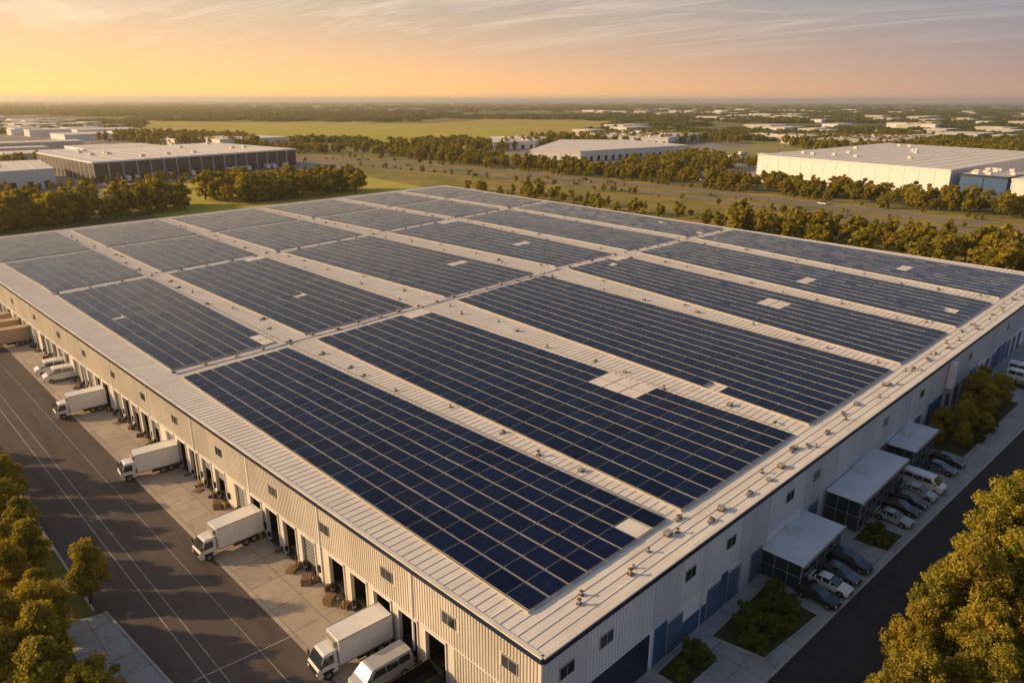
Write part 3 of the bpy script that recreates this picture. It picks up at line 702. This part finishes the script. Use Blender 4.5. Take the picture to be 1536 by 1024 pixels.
region([(210,-120),(250,-60),(262,60),(258,130),(225,110),(212,0)],130,.7,1.25)
region([(212,-60),(235,-40),(240,30),(216,28)],40,1.0,1.6)
region([(232,110),(262,110),(272,250),(250,300),(225,250)],60,.35,.9)
region([(352,-80),(385,-80),(400,100),(420,260),(395,420),(372,560),(360,400),(366,200)],420,.6,1.2,True)
region([(400,260),(520,250),(600,340),(440,330)],150,.7,1.2)
region([(360,560),(420,430),(620,560),(540,680),(420,700)],200,.8,1.3)
region([(230,780),(330,720),(400,900),(330,1060),(230,1000)],260,1.0,1.6)
region([(290,640),(380,600),(380,700),(320,760)],60,.8,1.2)
region([(640,60),(900,120),(1000,400),(820,380),(700,250)],480,.9,1.5)
region([(410,-40),(700,-60),(900,120),(600,40),(420,30)],260,.9,1.4)
region([(-60,650),(270,652),(260,670),(-60,680)],60,.8,1.3)
region([(600,540),(820,420),(900,560),(700,680)],200,.9,1.4)
region([(-60,440),(60,455),(260,462),(270,510),(245,505),(60,460)],45,.5,.9)
# hedgerow bushes on highway verges and median
for o,n,a_,b_ in((-26,90,.2,.55),(25,110,.25,.7),(0,50,.12,.28)):
    P_=offs(hp,o)
    for i in range(n):
        k=random.randrange(14,len(P_)-14);q=lerp(P_[k],P_[k+1],random.random());pts.append((q[0]+random.gauss(0,2 if o else .8),q[1]+random.gauss(0,5),random.uniform(a_,b_)))
scatter('tree_belt',pts,cm)
def vn(x,y,s,seed):
    def h(i,j): return (math.sin(i*127.1+j*311.7+seed*74.7)*43758.5453)%1
    x/=s;y/=s;i=math.floor(x);j=math.floor(y);fx=x-i;fy=y-j;fx=fx*fx*(3-2*fx);fy=fy*fy*(3-2*fy)
    return (h(i,j)*(1-fx)+h(i+1,j)*fx)*(1-fy)+(h(i,j+1)*(1-fx)+h(i+1,j+1)*fx)*fy
fpts=[];k=0
while len(fpts)<4600 and k<60000:
    k+=1
    dist=700*(18.**random.random());az=math.radians(45.4+random.uniform(-42,42))
    x=-32+dist*math.cos(az);y=-29+dist*math.sin(az)
    ca=math.cos(th);sa=math.sin(th);fw=x*ca+y*sa;rt=x*sa-y*ca
    m=.6*vn(rt,fw*2.2,620,1)+.4*vn(rt,fw*2,190,2)
    if m<.47: continue
    if any(inpoly(x,y,P) for P in fields): continue
    if x<440 and y<1300: continue
    if x<900 and y<700: continue
    fpts.append((x,y,random.uniform(.6,1.1)*(1 if dist<2500 else 1.2)))
scatter('distant_forest',fpts,cf)
# ---------------------------------------------------------------- background buildings
def shed(name,pts,h,wm,rm,bays=True,trim=None,doors=None):
    cx_=sum(a for a,_ in pts)/len(pts);cy_=sum(c for _,c in pts)/len(pts)
    e=empty(name,(cx_,cy_,0));b=MB();b.xf=lambda x,y,z:(x-cx_,y-cy_,z)
    n=len(pts)
    for i in range(n):
        a=pts[i];c=pts[(i+1)%n];b.quad((*a,0),(*c,0),(*c,h),(*a,h),0)
        L_=math.dist(a,c);k=max(2,int(L_/9))
        d=Vector((c[0]-a[0],c[1]-a[1])).normalized();nn=Vector((d.y,-d.x))
        if (Vector(a)-Vector((cx_,cy_))).dot(nn)<0: nn=-nn
        for j in range(k):
            t=(j+.5)/k;q=lerp(a,c,t)
            if bays: 
                p0=Vector(q)+nn*.05-d*1.7;p1=Vector(q)+nn*.05+d*1.7
                b.quad((*p0,.1),(*p1,.1),(*p1,4.2),(*p0,4.2),3)
            p0=Vector(lerp(a,c,j/k))+nn*.06;b.beam((*(p0),0),(*(p0+d*.4),0),.2,h,2)
        b.beam((a[0]+nn.x*.2,a[1]+nn.y*.2,h-.9),(c[0]+nn.x*.2,c[1]+nn.y*.2,h-.9),.3,1.0,2)
    b.obj('walls',[wm,wm,trim or M['white'],M['dark']],e)
    b=MB();b.xf=lambda x,y,z:(x-cx_,y-cy_,z);b.poly(pts,h)
    if n==4:
        k=14
        for j in range(1,k):
            p0=lerp(pts[0],pts[1],j/k);p1=lerp(pts[3],pts[2],j/k);b.beam((*p0,h),(*p1,h),.5,.15,1)
        for j in range(12):
            u,v=random.random()*.8+.1,random.random()*.8+.1;q=lerp(lerp(pts[0],pts[1],u),lerp(pts[3],pts[2],u),v)
            b.box(q[0]-1.5,q[0]+1.5,q[1]-1.2,q[1]+1.2,h,h+1.5,1)
    b.obj('roof',[M['roof'],M['seam']],e)
shed('distribution_warehouse',[(105,485),(263,519),(252,650),(103,613)],13,M['clad'],M['roof'],True,M['wallg2'])
shed('white_warehouse',[(-45,462),(82,480),(92,560),(-45,560)],11,M['white'],M['roof'])
shed('white_warehouse',[(465,224),(432,91),(640,80),(690,215)],14,M['white'],M['roof'],False)
shed('blue_warehouse',[(431,86),(426,62),(470,58),(474,83)],12.5,M['blue'],M['roof'],False,M['navy'])
shed('white_warehouse',[(425,60),(418,10),(470,-20),(640,-20),(640,50)],12,M['white'],M['roof'],False)
shed('white_warehouse',[(442,428),(458,384),(603,369),(640,470),(589,524)],9,M['white'],M['roof'])
shed('white_warehouse',[(511,550),(560,535),(640,590),(600,650)],8,M['white'],M['roof'])
shed('white_warehouse',[(694,552),(720,470),(860,500),(800,600)],9,M['white'],M['roof'])
shed('white_warehouse',[(800,330),(830,250),(980,260),(960,340)],10,M['wallg2'],M['roof'])
b=MB()
def dbox(x,y,lx,ly,h,m): b.box(x-lx/2,x+lx/2,y-ly/2,y+ly/2,0,h,m);b.box(x-lx/2-.3,x+lx/2+.3,y-ly/2-.3,y+ly/2+.3,h,h+.8,2)
n=0
while n<260:
    q=random.random()
    if q<.5: x=random.uniform(-60,400);y=random.uniform(700,2600)
    else:
        dist=random.uniform(950,4200);az=math.radians(random.uniform(10,40));x=dist*math.cos(az);y=dist*math.sin(az)
        if vn(x,y,500,9)<.45: continue
    if x<230+80 and y<700: continue
    if any(inpoly(x,y,P) for P in fields) or hwy_near(x,y,40): continue
    sc_=1+y/4000;dbox(x,y,random.uniform(20,80)*sc_,random.uniform(18,60)*sc_,random.uniform(5,10),random.choice([0,1,3,3]));n+=1
b.obj('distant_buildings',[M['white'],M['wallg2'],M['roof'],M['wall2']])
b=MB()
def mini(x,y,a,tr):
    c,s=math.cos(a),math.sin(a);b.xf=lambda u,v,z:(x+u*c-v*s,y+u*s+v*c,z+.12)
    m=random.choice([0,1,2,3])
    if tr: b.box(-6,4,-1.25,1.25,1,3.9,0);b.box(4.4,6.4,-1.2,1.2,.6,3,m);b.box(-5,5.6,-1.1,1.1,.2,1,1)
    else: b.box(-2.2,2.2,-.9,.9,.3,.95,m);b.box(-1.5,.9,-.75,.75,.95,1.5,1);b.box(-1.8,1.8,-.95,.95,.1,.4,1)
for i in range(26): mini(112+i*5.6,478+i*1.2,1.35,random.random()<.55) if random.random()<.8 else None
for i in range(20): mini(-30+i*5.2,452+i*.8,1.4,random.random()<.7)
for i in range(60): mini(random.uniform(400,425),random.uniform(60,240),random.choice([0,1.57]),random.random()<.2)
for i in range(50): mini(random.uniform(500,700),random.uniform(260,330),random.choice([0,1.57]),random.random()<.2)
for i in range(60): mini(random.uniform(120,290),random.uniform(655,760),random.choice([0,1.57]),random.random()<.3)
for i in range(10):
    o=random.choice([-15,-11,11,15]);P_=offs(hp,o);k=random.randrange(26,len(hp)-18);q=lerp(P_[k],P_[k+1],random.random());d=Vector(P_[k+1])-Vector(P_[k]);mini(q[0],q[1],math.atan2(d.y,d.x)+(math.pi if o<0 else 0),False)
b.obj('distant_vehicles',[PW,PB,PS,PG])
def lamp():
    b=MB();b.cyl((0,0,5),(0,0,1),.1,10,8,0,.06);b.beam((0,0,9.9),(2.2,0,10.1),.1,.1);b.box(1.8,2.6,-.15,.15,9.95,10.08);b.cyl((0,0,.2),(0,0,1),.25,.4,8,0);return b.obj('street_lamp',[M['dull']],None,0,False).data
lm=lamp()
for k in range(20,len(hp)-18,4):
    for o,rz in((-20,0),(20,math.pi)):
        q=offs(hp,o)[k];ob=bpy.data.objects.new('street_lamp',lm);ob.location=(*q,0);ob.rotation_euler=(0,0,rz);sc.collection.objects.link(ob)
